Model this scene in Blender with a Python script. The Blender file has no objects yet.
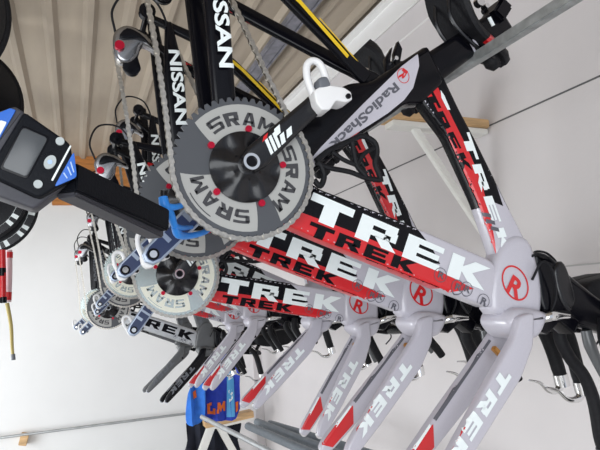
import bpy, bmesh, math, random
from mathutils import Vector, Matrix
from mathutils.bvhtree import BVHTree
random.seed(7)
S = bpy.context.scene
COL = S.collection
# ------------------------------------------------------------------ camera
F = 580.0
YD = Vector((75 - 300, -(312 - 225), -F)).normalized()          # row axis seen from the camera
LD = Vector((1887 - 300, -(192 - 225), -F))
XD = (LD - YD * LD.dot(YD)).normalized()
ZD = XD.cross(YD)
R3 = Matrix((XD, YD, ZD))                                        # camera -> world
H = 1.55
cam = bpy.data.cameras.new('camera'); camo = bpy.data.objects.new('camera', cam); COL.objects.link(camo)
cam.sensor_width = 36; cam.lens = F / 600 * 36; cam.clip_start = 0.02; cam.clip_end = 100
camo.matrix_world = Matrix.Translation((0, 0, H)) @ R3.to_4x4()
S.camera = camo
# ------------------------------------------------------------------ light
W = bpy.data.worlds.new('world'); S.world = W; W.use_nodes = True
bg = W.node_tree.nodes['Background']; bg.inputs[0].default_value = (0.80, 0.87, 1.0, 1); bg.inputs[1].default_value = 0.60
def area(name, loc, tgt, size, power, col=(1, 1, 1)):
    l = bpy.data.lights.new(name, 'AREA'); l.energy = power; l.size = size[0]; l.shape = 'RECTANGLE'; l.size_y = size[1]; l.color = col
    o = bpy.data.objects.new(name, l); COL.objects.link(o); o.location = loc
    o.rotation_euler = (Vector(tgt) - Vector(loc)).to_track_quat('-Z', 'Y').to_euler()
area('doorway_daylight', (-1.2, -1.6, 1.3), (0.9, 3.2, 1.1), (2.6, 2.2), 62, (0.95, 0.98, 1.0))
area('end_wall_fill', (-2.4, 3.6, 0.7), (1.2, 4.6, 0.6), (2.4, 1.6), 85, (0.95, 0.98, 1.0))  # added fill lamp that brightens the end wall; no opening is known there
S.view_settings.view_transform = 'Standard'; S.view_settings.look = 'None'
S.view_settings.exposure = 0.3; S.view_settings.gamma = 1; S.view_settings.use_curve_mapping = False

# ------------------------------------------------------------------ helpers
def ray(px, py): return R3 @ Vector((px - 300, -(py - 225), -F))
def P(px, py, Y):
    r = ray(px, py); return r * (Y / r.y) + Vector((0, 0, H))
def PX(px, py, X):
    r = ray(px, py); return r * (X / r.x) + Vector((0, 0, H))
def PZ(px, py, Z):
    r = ray(px, py); return r * ((Z - H) / r.z) + Vector((0, 0, H))
Y1 = 0.875
BB1 = Vector((0.260, Y1, H + 0.204))
def L(px, py, y=0.0):
    """point on a plane of the bicycle, relative to its bottom bracket: (forward-right u, up w)"""
    q = P(px, py, Y1 + y) - BB1
    return (q.x, q.z)

MATS = {}
def mat(name, col, rough=0.5, metal=0.0, coat=0.0, noise=0.0, scale=30, bump=0.0, spec=0.5, alpha=1, bscale=None, stretch=None):
    if name in MATS: return MATS[name]
    m = bpy.data.materials.new(name); m.use_nodes = True; nt = m.node_tree; b = nt.nodes['Principled BSDF']
    c = (*col, 1)
    b.inputs['Base Color'].default_value = c; b.inputs['Roughness'].default_value = rough; b.inputs['Metallic'].default_value = metal
    b.inputs['Coat Weight'].default_value = coat; b.inputs['Coat Roughness'].default_value = 0.08
    b.inputs['Specular IOR Level'].default_value = spec
    if alpha < 1: b.inputs['Alpha'].default_value = alpha
    if noise or bump:
        tc = nt.nodes.new('ShaderNodeTexCoord'); mp = nt.nodes.new('ShaderNodeMapping'); nt.links.new(tc.outputs['Object'], mp.inputs[0])
        if stretch: mp.inputs['Scale'].default_value = stretch
        n = nt.nodes.new('ShaderNodeTexNoise'); n.inputs['Scale'].default_value = scale; n.inputs['Detail'].default_value = 5
        nt.links.new(mp.outputs[0], n.inputs['Vector'])
        if noise:
            r = nt.nodes.new('ShaderNodeValToRGB')
            r.color_ramp.elements[0].position = 0.3; r.color_ramp.elements[1].position = 0.7
            r.color_ramp.elements[0].color = (*[max(0, x * (1 - noise)) for x in col], 1)
            r.color_ramp.elements[1].color = (*[min(1, x * (1 + noise)) for x in col], 1)
            nt.links.new(n.outputs[0], r.inputs[0]); nt.links.new(r.outputs[0], b.inputs['Base Color'])
        if bump:
            bp = nt.nodes.new('ShaderNodeBump'); bp.inputs['Strength'].default_value = bump; bp.inputs['Distance'].default_value = 0.003
            n2 = n
            if bscale:
                n2 = nt.nodes.new('ShaderNodeTexNoise'); n2.inputs['Scale'].default_value = bscale; nt.links.new(mp.outputs[0], n2.inputs['Vector'])
            nt.links.new(n2.outputs[0], bp.inputs['Height']); nt.links.new(bp.outputs[0], b.inputs['Normal'])
    MATS[name] = m; return m
M_wall = mat('white_wall_panel', (0.70, 0.665, 0.66), 0.55, noise=0.05, scale=1.6, bump=0.15, bscale=60)
M_end = mat('white_end_wall', (0.84, 0.84, 0.83), 0.6, noise=0.04, scale=1.2, bump=0.1, bscale=50)
M_seam = mat('dark_seam', (0.12, 0.12, 0.12), 0.7)
M_lightseam = mat('light_seam', (0.85, 0.84, 0.82), 0.5)
M_ceil = mat('beige_corrugated_sheet', (0.36, 0.30, 0.23), 0.55, noise=0.14, scale=2.2, bump=0.1, stretch=(3, .5, 1))
M_beam = mat('painted_steel_beam', (0.20, 0.20, 0.23), 0.5, 0.3, noise=0.3, scale=14)
M_alu = mat('brushed_aluminium', (0.55, 0.57, 0.58), 0.38, 0.85, noise=0.1, scale=20)
M_rail = mat('zinc_square_rail', (0.42, 0.44, 0.44), 0.5, 0.6, noise=0.22, scale=45)
M_whitepaint = mat('white_powder_coat', (0.80, 0.79, 0.74), 0.45, noise=0.03)
M_greybar = mat('grey_pipe', (0.22, 0.25, 0.28), 0.5, 0.2, noise=0.08)
M_wood = mat('pale_wood', (0.62, 0.40, 0.20), 0.6, noise=0.25, scale=6, stretch=(1, 8, 8))
M_ply = mat('orange_plywood', (0.50, 0.20, 0.05), 0.6, noise=0.25, scale=5, stretch=(1, 8, 8))
M_black = mat('gloss_black_paint', (0.003, 0.003, 0.005), 0.2, spec=.2)
M_carbon = mat('satin_carbon', (0.007, 0.007, 0.009), 0.25, spec=.45, noise=0.4, scale=400)
M_rubber = mat('black_rubber', (0.007, 0.007, 0.009), 0.6, noise=0.3, scale=150, bump=0.4, spec=.25)
M_silver = mat('silver_white_paint', (0.50, 0.485, 0.54), 0.3, coat=0.5, noise=0.02, scale=300)
M_red = mat('racing_red_paint', (0.60, 0.01, 0.015), 0.3, coat=0.3)
M_white = mat('white_lettering', (0.80, 0.86, 0.86), 0.4)
M_yellow = mat('yellow_stripe', (0.75, 0.50, 0.01), 0.35)
M_chrome = mat('polished_steel', (0.78, 0.78, 0.78), 0.14, 1.0)
M_dchrome = mat('dark_polished_steel', (0.30, 0.30, 0.31), 0.24, 1.0)
M_steel = mat('chain_steel', (0.50, 0.47, 0.42), 0.28, 1.0, noise=0.2, scale=200)
M_ringdark = mat('dark_grey_chainring', (0.085, 0.09, 0.10), 0.42, 0.3)
M_ringlight = mat('light_grey_chainring_panel', (0.42, 0.42, 0.40), 0.42, 0.2)
M_ringtext = mat('chainring_lettering', (0.045, 0.045, 0.05), 0.5)
M_silverring = mat('silver_chainring', (0.55, 0.62, 0.60), 0.25, 0.8)
M_cream = mat('cream_ring_panel', (0.80, 0.80, 0.68), 0.35, 0.1)
M_pedal = mat('white_pedal_plastic', (0.80, 0.80, 0.80), 0.35)
M_greyp = mat('grey_plastic', (0.13, 0.14, 0.16), 0.5)
M_redbolt = mat('red_anodised', (0.55, 0.01, 0.04), 0.3, 0.7)
M_brass = mat('amber_cable_end', (0.55, 0.28, 0.08), 0.35, 0.6)
M_navy = mat('navy_pocket', (0.02, 0.035, 0.10), 0.4)
M_crank = mat('blue_grey_crank', (0.36, 0.42, 0.52), 0.32, 0.5)
M_patt = mat('grey_pattern_marks', (0.10, 0.10, 0.12), 0.5)
M_scaleb = mat('scale_black_plastic', (0.006, 0.007, 0.010), 0.5, noise=0.2, scale=400, bump=0.15, spec=.12)
M_scaleg = mat('scale_grey_underside', (0.055, 0.055, 0.065), 0.5, noise=0.1, scale=200, spec=.3)
M_screen = mat('lcd_screen', (0.06, 0.065, 0.07), 0.22, noise=0.1, scale=4)
M_button = mat('button_grey', (0.42, 0.46, 0.46), 0.45)
M_blue = mat('hook_blue', (0.02, 0.24, 0.75), 0.38)
M_bluelab = mat('label_blue', (0.02, 0.13, 0.55), 0.4)
M_labtext = mat('label_pale_blue', (0.40, 0.55, 0.85), 0.4)
M_jersey = mat('royal_blue_cloth', (0.02, 0.05, 0.42), 0.85, noise=0.15, scale=20, bump=0.4)
M_jersey2 = mat('bright_blue_cloth', (0.03, 0.17, 0.62), 0.85, noise=0.15, scale=20, bump=0.4)
M_orange = mat('orange_print', (0.75, 0.15, 0.02), 0.8)
M_skyp = mat('light_blue_print', (0.10, 0.38, 0.70), 0.8)
M_cloth = mat('black_cloth', (0.012, 0.014, 0.025), 0.9, noise=0.3, scale=10, bump=0.4)
M_tail = mat('dark_red_print', (0.35, 0.01, 0.015), 0.4)
M_pinkw = mat('pinkish_white_paint', (0.75, 0.55, 0.58), 0.5)
M_dkalu = mat('dark_grey_paint', (0.10, 0.105, 0.11), 0.35, coat=0.3)

def mk(name, bm, mats, parent=None, smooth=False, kind=None):
    me = bpy.data.meshes.new(name); bmesh.ops.recalc_face_normals(bm, faces=bm.faces[:]) if smooth != 'keep' else None
    bm.to_mesh(me); bm.free()
    if not isinstance(mats, (list, tuple)): mats = [mats]
    for m in mats: me.materials.append(m)
    if smooth:
        for p in me.polygons: p.use_smooth = True
        try: me.set_sharp_from_angle(angle=math.radians(38))
        except Exception: pass
    o = bpy.data.objects.new(name, me); COL.objects.link(o)
    if parent: o.parent = parent
    if kind: o['kind'] = kind
    return o
def tag(o, label, cat, group=None, kind=None):
    o['label'] = label; o['category'] = cat
    if group: o['group'] = group
    if kind: o['kind'] = kind
    return o
def empty(name, loc=(0, 0, 0)):
    o = bpy.data.objects.new(name, None); COL.objects.link(o); o.location = loc; o.empty_display_size = 0.05; return o
def join(bm, other, mi=0):
    """append another bmesh"""
    mp = {}
    for v in other.verts: mp[v] = bm.verts.new(v.co)
    for f in other.faces:
        try:
            nf = bm.faces.new([mp[v] for v in f.verts]); nf.material_index = mi if mi is not None else f.material_index
        except ValueError: pass
    other.free(); return bm
def box(c, d, rot=None, bev=0.0, mi=0):
    bm = bmesh.new(); bmesh.ops.create_cube(bm, size=1)
    for v in bm.verts: v.co = Vector((v.co.x * d[0], v.co.y * d[1], v.co.z * d[2]))
    if bev: bmesh.ops.bevel(bm, geom=bm.edges[:], offset=bev, segments=2, affect='EDGES')
    M = Matrix.Translation(c) @ (rot.to_4x4() if rot else Matrix())
    bmesh.ops.transform(bm, matrix=M, verts=bm.verts[:])
    for f in bm.faces: f.material_index = mi
    return bm
def beam(a, b, w, h, bev=0.001, up=Vector((0, 0, 1)), mi=0):
    a = Vector(a); b = Vector(b); x = (b - a).normalized(); y = up.cross(x).normalized(); z = x.cross(y)
    return box((a + b) / 2, ((b - a).length, w, h), Matrix((x, y, z)).transposed(), bev, mi)
def cr(pts, n=6):
    pts = [Vector(p) for p in pts]; out = []
    Q = [pts[0] * 2 - pts[1]] + pts + [pts[-1] * 2 - pts[-2]]
    for i in range(1, len(Q) - 2):
        for k in range(n):
            t = k / n; a, b, c, d = Q[i - 1], Q[i], Q[i + 1], Q[i + 2]
            out.append(0.5 * ((2 * b) + (c - a) * t + (2 * a - 5 * b + 4 * c - d) * t * t + (3 * b - a - 3 * c + d) * t ** 3))
    out.append(pts[-1]); return out
def sweep(pts, r, seg=8, smooth_n=0, mi=0, flat=1.0, side=None, bm=None):
    """round (or oval) tube along points; r may be a list"""
    pts = [Vector(p) for p in pts]
    if smooth_n:
        rs = r if isinstance(r, (list, tuple)) else [r] * len(pts)
        n0 = len(pts); pts = cr(pts, smooth_n)
        r = [rs[min(int(i / smooth_n), n0 - 1)] * (1 - (i / smooth_n) % 1) + rs[min(int(i / smooth_n) + 1, n0 - 1)] * ((i / smooth_n) % 1) for i in range(len(pts))]
    if not isinstance(r, (list, tuple)): r = [r] * len(pts)
    bm = bm or bmesh.new(); rings = []
    t0 = (pts[1] - pts[0]).normalized()
    n = Vector(side) if side else (Vector((0, 1, 0)) if abs(t0.y) < 0.9 else Vector((1, 0, 0)))
    for i, p in enumerate(pts):
        t = (pts[min(i + 1, len(pts) - 1)] - pts[max(i - 1, 0)]).normalized()
        n = (n - t * n.dot(t)).normalized(); b = t.cross(n)
        rings.append([bm.verts.new(p + (n * math.cos(a) * flat + b * math.sin(a)) * r[i]) for a in [2 * math.pi * k / seg for k in range(seg)]])
    for i in range(len(rings) - 1):
        for k in range(seg):
            f = bm.faces.new((rings[i][k], rings[i][(k + 1) % seg], rings[i + 1][(k + 1) % seg], rings[i + 1][k])); f.material_index = mi
    for rg in (rings[0], rings[-1][::-1]):
        f = bm.faces.new(rg); f.material_index = mi
    return bm
def disc(c, r, y0, y1, seg=32, mi=0, inner=0, bm=None):
    """short cylinder (or ring) with its axis along Y, centre (u, w)"""
    bm = bm or bmesh.new()
    def rg(rad, y): return [bm.verts.new((c[0] + rad * math.cos(2 * math.pi * k / seg), y, c[1] + rad * math.sin(2 * math.pi * k / seg))) for k in range(seg)]
    A, B = rg(r, y0), rg(r, y1)
    fs = []
    for k in range(seg): fs.append(bm.faces.new((A[k], A[(k + 1) % seg], B[(k + 1) % seg], B[k])))
    if inner:
        C, D = rg(inner, y0), rg(inner, y1)
        for k in range(seg):
            j = (k + 1) % seg
            fs += [bm.faces.new((C[k], C[j], D[j], D[k])), bm.faces.new((A[k], A[j], C[j], C[k])), bm.faces.new((B[k], B[j], D[j], D[k]))]
    else:
        fs += [bm.faces.new(A), bm.faces.new(B)]
    for f in fs: f.material_index = mi
    return bm
def area2(p): return sum(p[i][0] * p[(i + 1) % len(p)][1] - p[(i + 1) % len(p)][0] * p[i][1] for i in range(len(p))) / 2
def smooth_poly(p, n=4):
    m = len(p); out = []
    for i in range(m):
        a, b, c, d = [Vector(p[(i + k - 1) % m]) for k in range(4)]
        for k in range(n):
            t = k / n
            out.append(tuple(0.5 * ((2 * b) + (c - a) * t + (2 * a - 5 * b + 4 * c - d) * t * t + (3 * b - a - 3 * c + d) * t ** 3)))
    return out
def chamfer_poly(p, cut=0.2, mx=0.02):
    """round corners of a polygon a little"""
    out = []; m = len(p)
    for i in range(m):
        a, b, c = Vector(p[i - 1]), Vector(p[i]), Vector(p[(i + 1) % m])
        l1 = min((a - b).length * cut, mx); l2 = min((c - b).length * cut, mx)
        q1 = b + (a - b).normalized() * l1; q2 = b + (c - b).normalized() * l2
        out += [tuple(q1), tuple((q1 + q2) * 0.25 + b * 0.5), tuple(q2)]
    return out
def slab(poly, t, r, mi=0, yc=0.0, steps=4, holes=None, ymap=None):
    """aero tube: outline in (u, w), half thickness t, edges rounded over the width r"""
    if area2(poly) < 0: poly = poly[::-1]
    slab.last = poly
    m = len(poly); nrm = []
    for i in range(m):
        a, b, c = Vector(poly[i - 1]), Vector(poly[i]), Vector(poly[(i + 1) % m])
        n1 = Vector((-(b - a).y, (b - a).x)).normalized(); n2 = Vector((-(c - b).y, (c - b).x)).normalized()
        n = n1 + n2; n = n.normalized() if n.length > 1e-6 else n1
        nrm.append(n / max(0.6, n.dot(n1)))
    bm = bmesh.new()
    rt = min(r, t * .98)
    prof = [(r * (1 - math.sin(math.pi / 2 * k / steps)), -(t - rt * (1 - math.cos(math.pi / 2 * k / steps)))) for k in range(steps + 1)]
    prof = prof + [(i, -y) for i, y in prof[::-1]]
    rings = [[bm.verts.new((poly[i][0] + nrm[i].x * ins, yc + y, poly[i][1] + nrm[i].y * ins)) for i in range(m)] for ins, y in prof]
    for a, b in zip(rings, rings[1:]):
        for i in range(m):
            bm.faces.new((a[i], a[(i + 1) % m], b[(i + 1) % m], b[i])).material_index = mi
    for rg in (rings[0], rings[-1]):
        bm.faces.new(rg).material_index = mi
    if ymap:
        for v in bm.verts: v.co.y = yc + (v.co.y - yc) * ymap(v.co.x, v.co.z)
    bmesh.ops.recalc_face_normals(bm, faces=bm.faces[:])
    return bm
def tri_flat(polys, y):
    bm = bmesh.new()
    for p in polys:
        try: bm.faces.new([bm.verts.new((u, y, w)) for u, w in p])
        except ValueError: pass
    bm.normal_update(); bmesh.ops.triangulate(bm, faces=bm.faces[:], ngon_method='EAR_CLIP'); bm.normal_update(); return bm
def snap_in(p, poly, eps=.0012):
    best = None
    for i in range(len(poly)):
        a, b = Vector(poly[i - 1]), Vector(poly[i]); ab = b - a
        if ab.length < 1e-7: continue
        t = max(0, min(1, (p - a).dot(ab) / ab.length_squared)); q = a + ab * t; d = (p - q).length
        if best is None or d < best[0]: best = (d, q, Vector((-ab.y, ab.x)).normalized())
    return best[1] + best[2] * eps
def decal(base, polys, mi, off=0.0004, grid=0.007, bvh=None, y0=-0.4, outline=None):
    """paint layer in the tube's own mesh: polygons laid on its camera-side surface"""
    d = tri_flat(polys, 0.0)
    if not d.verts: return base
    outline = outline or getattr(slab, 'last', None)
    xs = [v.co.x for v in d.verts]; zs = [v.co.z for v in d.verts]
    for lo, hi, no in ((min(xs), max(xs), (1, 0, 0)), (min(zs), max(zs), (0, 0, 1))):
        k = lo + grid
        while k < hi:
            bmesh.ops.bisect_plane(d, geom=d.verts[:] + d.edges[:] + d.faces[:], plane_co=(k, 0, k), plane_no=no); k += grid
    d.normal_update(); bmesh.ops.triangulate(d, faces=d.faces[:])
    dead = []
    for v in d.verts:
        h = bvh.ray_cast(Vector((v.co.x, y0, v.co.z)), Vector((0, 1, 0)))
        if h[0] is None and outline:
            q = snap_in(Vector((v.co.x, v.co.z)), outline); v.co.x, v.co.z = q
            h = bvh.ray_cast(Vector((v.co.x, y0, v.co.z)), Vector((0, 1, 0)))
        if h[0] is None: dead.append(v)
        else: v.co = h[0] + (h[1] if h[1].y < 0 else -h[1]) * off * 1.7
    bmesh.ops.delete(d, geom=dead, context='VERTS')
    bmesh.ops.dissolve_degenerate(d, dist=1e-6, edges=d.edges[:])
    return join(base, d, mi)
# -- lettering
def rect(a, b, c, d): return [(a, b), (c, b), (c, d), (a, d)]
GL = {
 'T': [[(0, 1), (1, 1), (1, .68), (.68, .68), (.68, 0), (.32, 0), (.32, .68), (0, .68)]],
 'R': [rect(0, 0, .33, 1), rect(.33, .74, .92, 1), rect(.64, .36, .95, .74), rect(.33, .34, .8, .56), [(.42, .36), (.76, .36), (1.02, 0), (.66, 0)]],
 'E': [rect(0, 0, .32, 1), rect(.32, .76, .95, 1), rect(.32, .39, .88, .62), rect(.32, 0, .95, .25)],
 'S': [rect(.05, .80, 1, 1), rect(0, .45, .27, .92), rect(.1, .41, .9, .60), rect(.73, .08, 1, .55), rect(0, 0, .95, .21)],
 'A': [[(0, 0), (.30, 0), (.56, 1), (.36, 1)], [(.70, 0), (1, 0), (.66, 1), (.42, 1)], rect(.2, .2, .8, .38)],
 'M': [rect(0, 0, .24, 1), rect(.76, 0, 1, 1), [(.0, 1), (.28, 1), (.60, .25), (.42, .25)], [(.72, 1), (1, 1), (.58, .25), (.40, .25)]],
 'K': [rect(0, 0, .34, 1), [(.34, .62), (.62, 1), (1.05, 1), (.62, .5), (1.05, 0), (.62, 0), (.34, .40)]],
}
def lay(polys, o, d, up):
    return [[(o[0] + d[0] * x + up[0] * y, o[1] + d[1] * x + up[1] * y) for x, y in p] for p in polys]
def trek(o, e, h, slant=0.25, gap=0.18, side=1):
    """TREK from o to e (start and end of the baseline), letter height h"""
    o = Vector(o); e = Vector(e); ln = (e - o).length; d = (e - o) / ln; up = Vector((-d.y, d.x)) * side
    cw = ln / (4 + 3 * gap); out = []
    for i, ch in enumerate('TREK'):
        ps = [[(x * cw + i * cw * (1 + gap) + y * slant * h, y * h) for x, y in p] for p in GL[ch]]
        out += lay(ps, o, d, up)
    return out
_fc = {}
def bfont(txt):
    if txt in _fc: return _fc[txt]
    cu = bpy.data.curves.new('lettering', 'FONT'); cu.body = txt; cu.size = 1; cu.offset = 0.03; cu.resolution_u = 3
    o = bpy.data.objects.new('lettering', cu); COL.objects.link(o)
    dg = bpy.context.evaluated_depsgraph_get(); me = bpy.data.meshes.new_from_object(o.evaluated_get(dg))
    ps = [[(me.vertices[v].co.x, me.vertices[v].co.y) for v in p.vertices] for p in me.polygons]
    bpy.data.objects.remove(o); bpy.data.curves.remove(cu); bpy.data.meshes.remove(me)
    x0 = min(x for p in ps for x, y in p); x1 = max(x for p in ps for x, y in p)
    y0 = min(y for p in ps for x, y in p); y1 = max(y for p in ps for x, y in p)
    _fc[txt] = [[((x - x0) / (x1 - x0), (y - y0) / (y1 - y0)) for x, y in p] for p in ps]
    return _fc[txt]
def text(txt, o, e, h):
    o = Vector(o); e = Vector(e); d = e - o; up = Vector((-d.y, d.x)).normalized() * h
    return lay(bfont(txt), o, d, up)
def ringpoly(c, ru, rw, wd, n=28, a0=0.0):
    out = []
    for k in range(n):
        a, b = a0 + 2 * math.pi * k / n, a0 + 2 * math.pi * (k + 1) / n
        out.append([(c[0] + (ru) * math.cos(a), c[1] + rw * math.sin(a)), (c[0] + ru * math.cos(b), c[1] + rw * math.sin(b)),
                    (c[0] + (ru - wd) * math.cos(b), c[1] + (rw - wd) * math.sin(b)), (c[0] + (ru - wd) * math.cos(a), c[1] + (rw - wd) * math.sin(a))])
    return out
def LP(pts, y=0.0): return [L(a, b, y) for a, b in pts]

# ================================================================== the room
XW, YE = 1.62, 6.3
ZC = H + 1.575
def plane_panel(name, pts, m, kind='structure', thick=0.03, n=None):
    bm = bmesh.new(); vs = [Vector(p) for p in pts]; n = Vector(n)
    a = [bm.verts.new(v) for v in vs]; b = [bm.verts.new(v + n * thick) for v in vs]
    bm.faces.new(a); bm.faces.new(b)
    for i in range(len(a)): bm.faces.new((a[i], a[(i + 1) % len(a)], b[(i + 1) % len(a)], b[i]))
    return mk(name, bm, m, kind=kind)
plane_panel('floor', [(-2.6, -2, 0), (XW, -2, 0), (XW, YE, 0), (-2.6, YE, 0)], mat('pale_floor', (0.55, 0.54, 0.52), 0.6, noise=0.1, scale=3), n=(0, 0, -1))
plane_panel('wall_right', [(XW, -2, 0), (XW, YE + .03, 0), (XW, YE + .03, ZC), (XW, -2, ZC)], M_wall, n=(1, 0, 0))
plane_panel('wall_end', [(-2.6, YE, 0), (XW, YE, 0), (XW, YE, ZC), (-2.6, YE, ZC)], M_end, n=(0, 1, 0))
plane_panel('wall_left', [(-2.6, -2, 0), (-2.6, 2.3, 0), (-2.6, 2.3, ZC), (-2.6, -2, ZC)], M_wall, n=(-1, 0, 0))
# corrugated ceiling, ribs along the row
bm = bmesh.new(); x = -2.7; prof = []
while x < XW + 0.05:
    prof += [(x, 0), (x + .10, 0), (x + .125, -.03), (x + .155, -.03), (x + .18, 0)]; x += .205
va = [bm.verts.new((a, -2, ZC + b + .02)) for a, b in prof]; vb = [bm.verts.new((a, YE, ZC + b + .02)) for a, b in prof]
vc = [bm.verts.new((a, -2, ZC + b + .024)) for a, b in prof]; vd = [bm.verts.new((a, YE, ZC + b + .024)) for a, b in prof]
for i in range(len(prof) - 1):
    bm.faces.new((va[i], va[i + 1], vb[i + 1], vb[i])); bm.faces.new((vc[i], vc[i + 1], vd[i + 1], vd[i]))
mk('ceiling', bm, M_ceil, kind='structure')
# edge trim between wall and ceiling, ceiling purlin, wall seams
mk('trim_1', join(beam((XW - .03, -2, ZC - .035), (XW - .03, YE, ZC - .035), .05, .025), beam((XW - .012, -2, ZC - .1), (XW - .012, YE, ZC - .1), .012, .12)), M_lightseam, kind='structure')
qa = PZ(322, -6, ZC - .06); qb = PZ(240, 91, ZC - .06)
xb = (qa.x + qb.x) / 2
mk('trim_2', join(join(beam((xb, -2, ZC - .03), (xb, YE, ZC - .03), .075, .05, .004), beam((xb - .045, -2, ZC - .045), (xb - .045, YE, ZC - .045), .012, .03)), beam((xb + .045, -2, ZC - .045), (xb + .045, YE, ZC - .045), .012, .03)), M_beam, kind='structure')
def wallseam(px, py, name, m, w=.006):
    q = PX(px, py, XW); mk(name, beam((XW - .001, -2, q.z), (XW - .001, YE, q.z), .004, w), m, kind='structure')
wallseam(540, 103, 'trim_3', M_seam)
wallseam(590, 264, 'trim_4', mat('faint_seam', (0.5, 0.49, 0.48), 0.6), .005)
q = PX(420, 25, XW); mk('trim_5', beam((XW - .002, -2, q.z), (XW - .002, 3.2, q.z), .004, .008), M_lightseam, kind='structure')
# white corner post at the end wall
q = P(250, 400, YE - .03)
mk('trim_6', box((XW - .04, PX(255, 400, XW - .04).y, ZC / 2), (.08, .30, ZC), bev=.004), M_wall, kind='structure')
# thin rail along the end wall, with its wooden block
za = P(0, 437, YE - .12)
o = mk('wall_rail', sweep([(-2.3, YE - .12, za.z), (P(190, 413, YE - .12).x, YE - .12, P(190, 413, YE - .12).z)], .013, 10), M_alu, smooth=True)
tag(o, 'thin grey metal rail running level across the white end wall', 'rail')
q = P(24, 439, YE - .06)
o = mk('wooden_block', box(q, (.07, .12, .10), Matrix.Rotation(.25, 3, 'Y'), .004), M_wood); tag(o, 'small wooden block under the thin rail at bottom left of the end wall', 'block')
# orange plywood board high on the end wall
a = P(52, 206, YE - .03); b = P(150, 158, YE - .03)
o = mk('plywood_board', box(((a.x + b.x) / 2, YE - .02, (a.z + b.z) / 2 + .01), (b.x - a.x, .04, b.z - a.z), bev=.004), M_ply)
tag(o, 'orange plywood board high on the end wall behind the digital scale', 'board')

# ---- wall brackets: wooden plank on white steel
def bracket(name, label, plank_a, plank_b, Y, ph, pd, legs, wood):
    e = empty(name, P(*plank_b, Y))
    def lo(v): return Vector(v) - e.location
    a = P(*plank_a, Y); b = P(*plank_b, Y)
    mk('plank', beam(lo(a), lo(b), pd, ph, .004), wood, e)
    mk('angle_iron', beam(lo(a) + Vector((.02, 0, -ph / 2 - .012)), lo(b) + Vector((0, 0, -ph / 2 - .012)), pd * .7, .022, .002), M_whitepaint, e)
    for (p, q, w) in legs: mk('brace', beam(lo(P(*p, Y)), lo(P(*q, Y)), w, w, .003, up=Vector((0, 1, 0))), M_whitepaint, e)
    tag(e, label, 'bracket', 'wooden topped white steel wall brackets'); return e
bracket('wall_bracket', 'white steel bracket with pale wood top on right wall below the seatpost', (384, 117), (482, 127), 1.93, .035, .10, [((414, 128), (503, 262), .028)], M_wood)
bracket('wall_bracket', 'white steel bracket with pale wood top beside the blue jersey', (204, 424), (252, 413), 5.0, .055, .12, [((212, 424), (198, 462), .06), ((218, 424), (248, 478), .055)], M_wood)

# ---- the rail the saddles hang over
ra = P(556, -1, 0.70); q0 = P(475, 59, 0.875)
o = mk('saddle_rail', beam((q0.x, -0.6, q0.z), (q0.x, YE, q0.z), .020, .020, .002), M_rail)
tag(o, 'grey square metal rail the bicycle saddles hang from, receding to the end wall', 'rail')

# ---- rods low on the right
def rod(p, q, z, r, name, label, m, group=None):
    a = PZ(*p, z); b = PZ(*q, z); d = (a - b).normalized()
    o = mk(name, sweep([a, b], r, 10), m, smooth=True); tag(o, label, 'rod' if name == 'metal_rod' else 'pipe', group); return o
zl = H - .78
rod((202, 417), (340, 487), zl, .016, 'metal_rod', 'thin grey metal rod running from the wooden bracket out of the bottom edge', M_alu)
for (p, q_, lb) in (((248, 426), (400, 492), 'leftmost of the three dark grey pipes at the bottom edge'), ((257, 422), (425, 489), 'middle of the three dark grey pipes at the bottom edge'), ((270, 424), (435, 474), 'rightmost of the three dark grey pipes at the bottom edge')):
    rod(p, q_, zl, .024, 'grey_pipe', lb, M_greybar, 'dark grey pipes under the forks')

# ---- cloths on the bracket
def cloth(name, pts, Y, m, label, cat, prints=(), fold=9, amp=.02, th=.012):
    q = [P(a, b, Y) for a, b in pts]
    bm0 = slab(smooth_poly([(p.x, p.z) for p in q], 3), th, th * .9)
    for ax_, no in ((0, (1, 0, 0)), (2, (0, 0, 1))):
        lo_, hi_ = min(v.co[ax_] for v in bm0.verts), max(v.co[ax_] for v in bm0.verts); k = lo_ + .04
        while k < hi_:
            bmesh.ops.bisect_plane(bm0, geom=bm0.verts[:] + bm0.edges[:] + bm0.faces[:], plane_co=(k, 0, k), plane_no=no); k += .04
    for v in bm0.verts: v.co.y += Y + amp * math.sin(v.co.x * fold * 6 + v.co.z * 5) + amp * .5 * math.sin(v.co.x * fold * 13)
    bmesh.ops.triangulate(bm0, faces=bm0.faces[:])
    bvh = BVHTree.FromBMesh(bm0)
    mats = [m]
    for polys, mm in prints:
        mats.append(mm); bm0 = decal(bm0, [[(P(a, b, Y).x, P(a, b, Y).z) for a, b in pp] for pp in polys], len(mats) - 1, .003, .02, bvh, 0.0)
    o = mk(name, bm0, mats, smooth=True); tag(o, label, cat); return o
cloth('blue_jersey', [(196, 372), (215, 356), (236, 352), (239, 385), (238, 417), (216, 421), (204, 421), (199, 400)], 4.86, M_jersey, 'royal blue jersey with orange print hung at the end wall corner', 'jersey',
      prints=[([[(226, 352), (233, 352), (234, 416), (227, 417)]], M_skyp),
              ([[(207, 404), (212, 402), (212, 405), (210, 406), (210, 411), (213, 411), (213, 408), (215, 408), (215, 414), (207, 414)],
                [(216, 402), (219, 402), (221, 406), (223, 401), (225, 401), (225, 411), (223, 411), (222, 407), (220, 412), (218, 408), (218, 413), (216, 413)],
                [(235, 402), (238, 401), (238, 412), (235, 412)]], M_orange),
              ([[(228, 366), (232, 366), (232, 378), (228, 380)], [(228, 390), (232, 388), (232, 398), (229, 402)]], M_white)])
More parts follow.
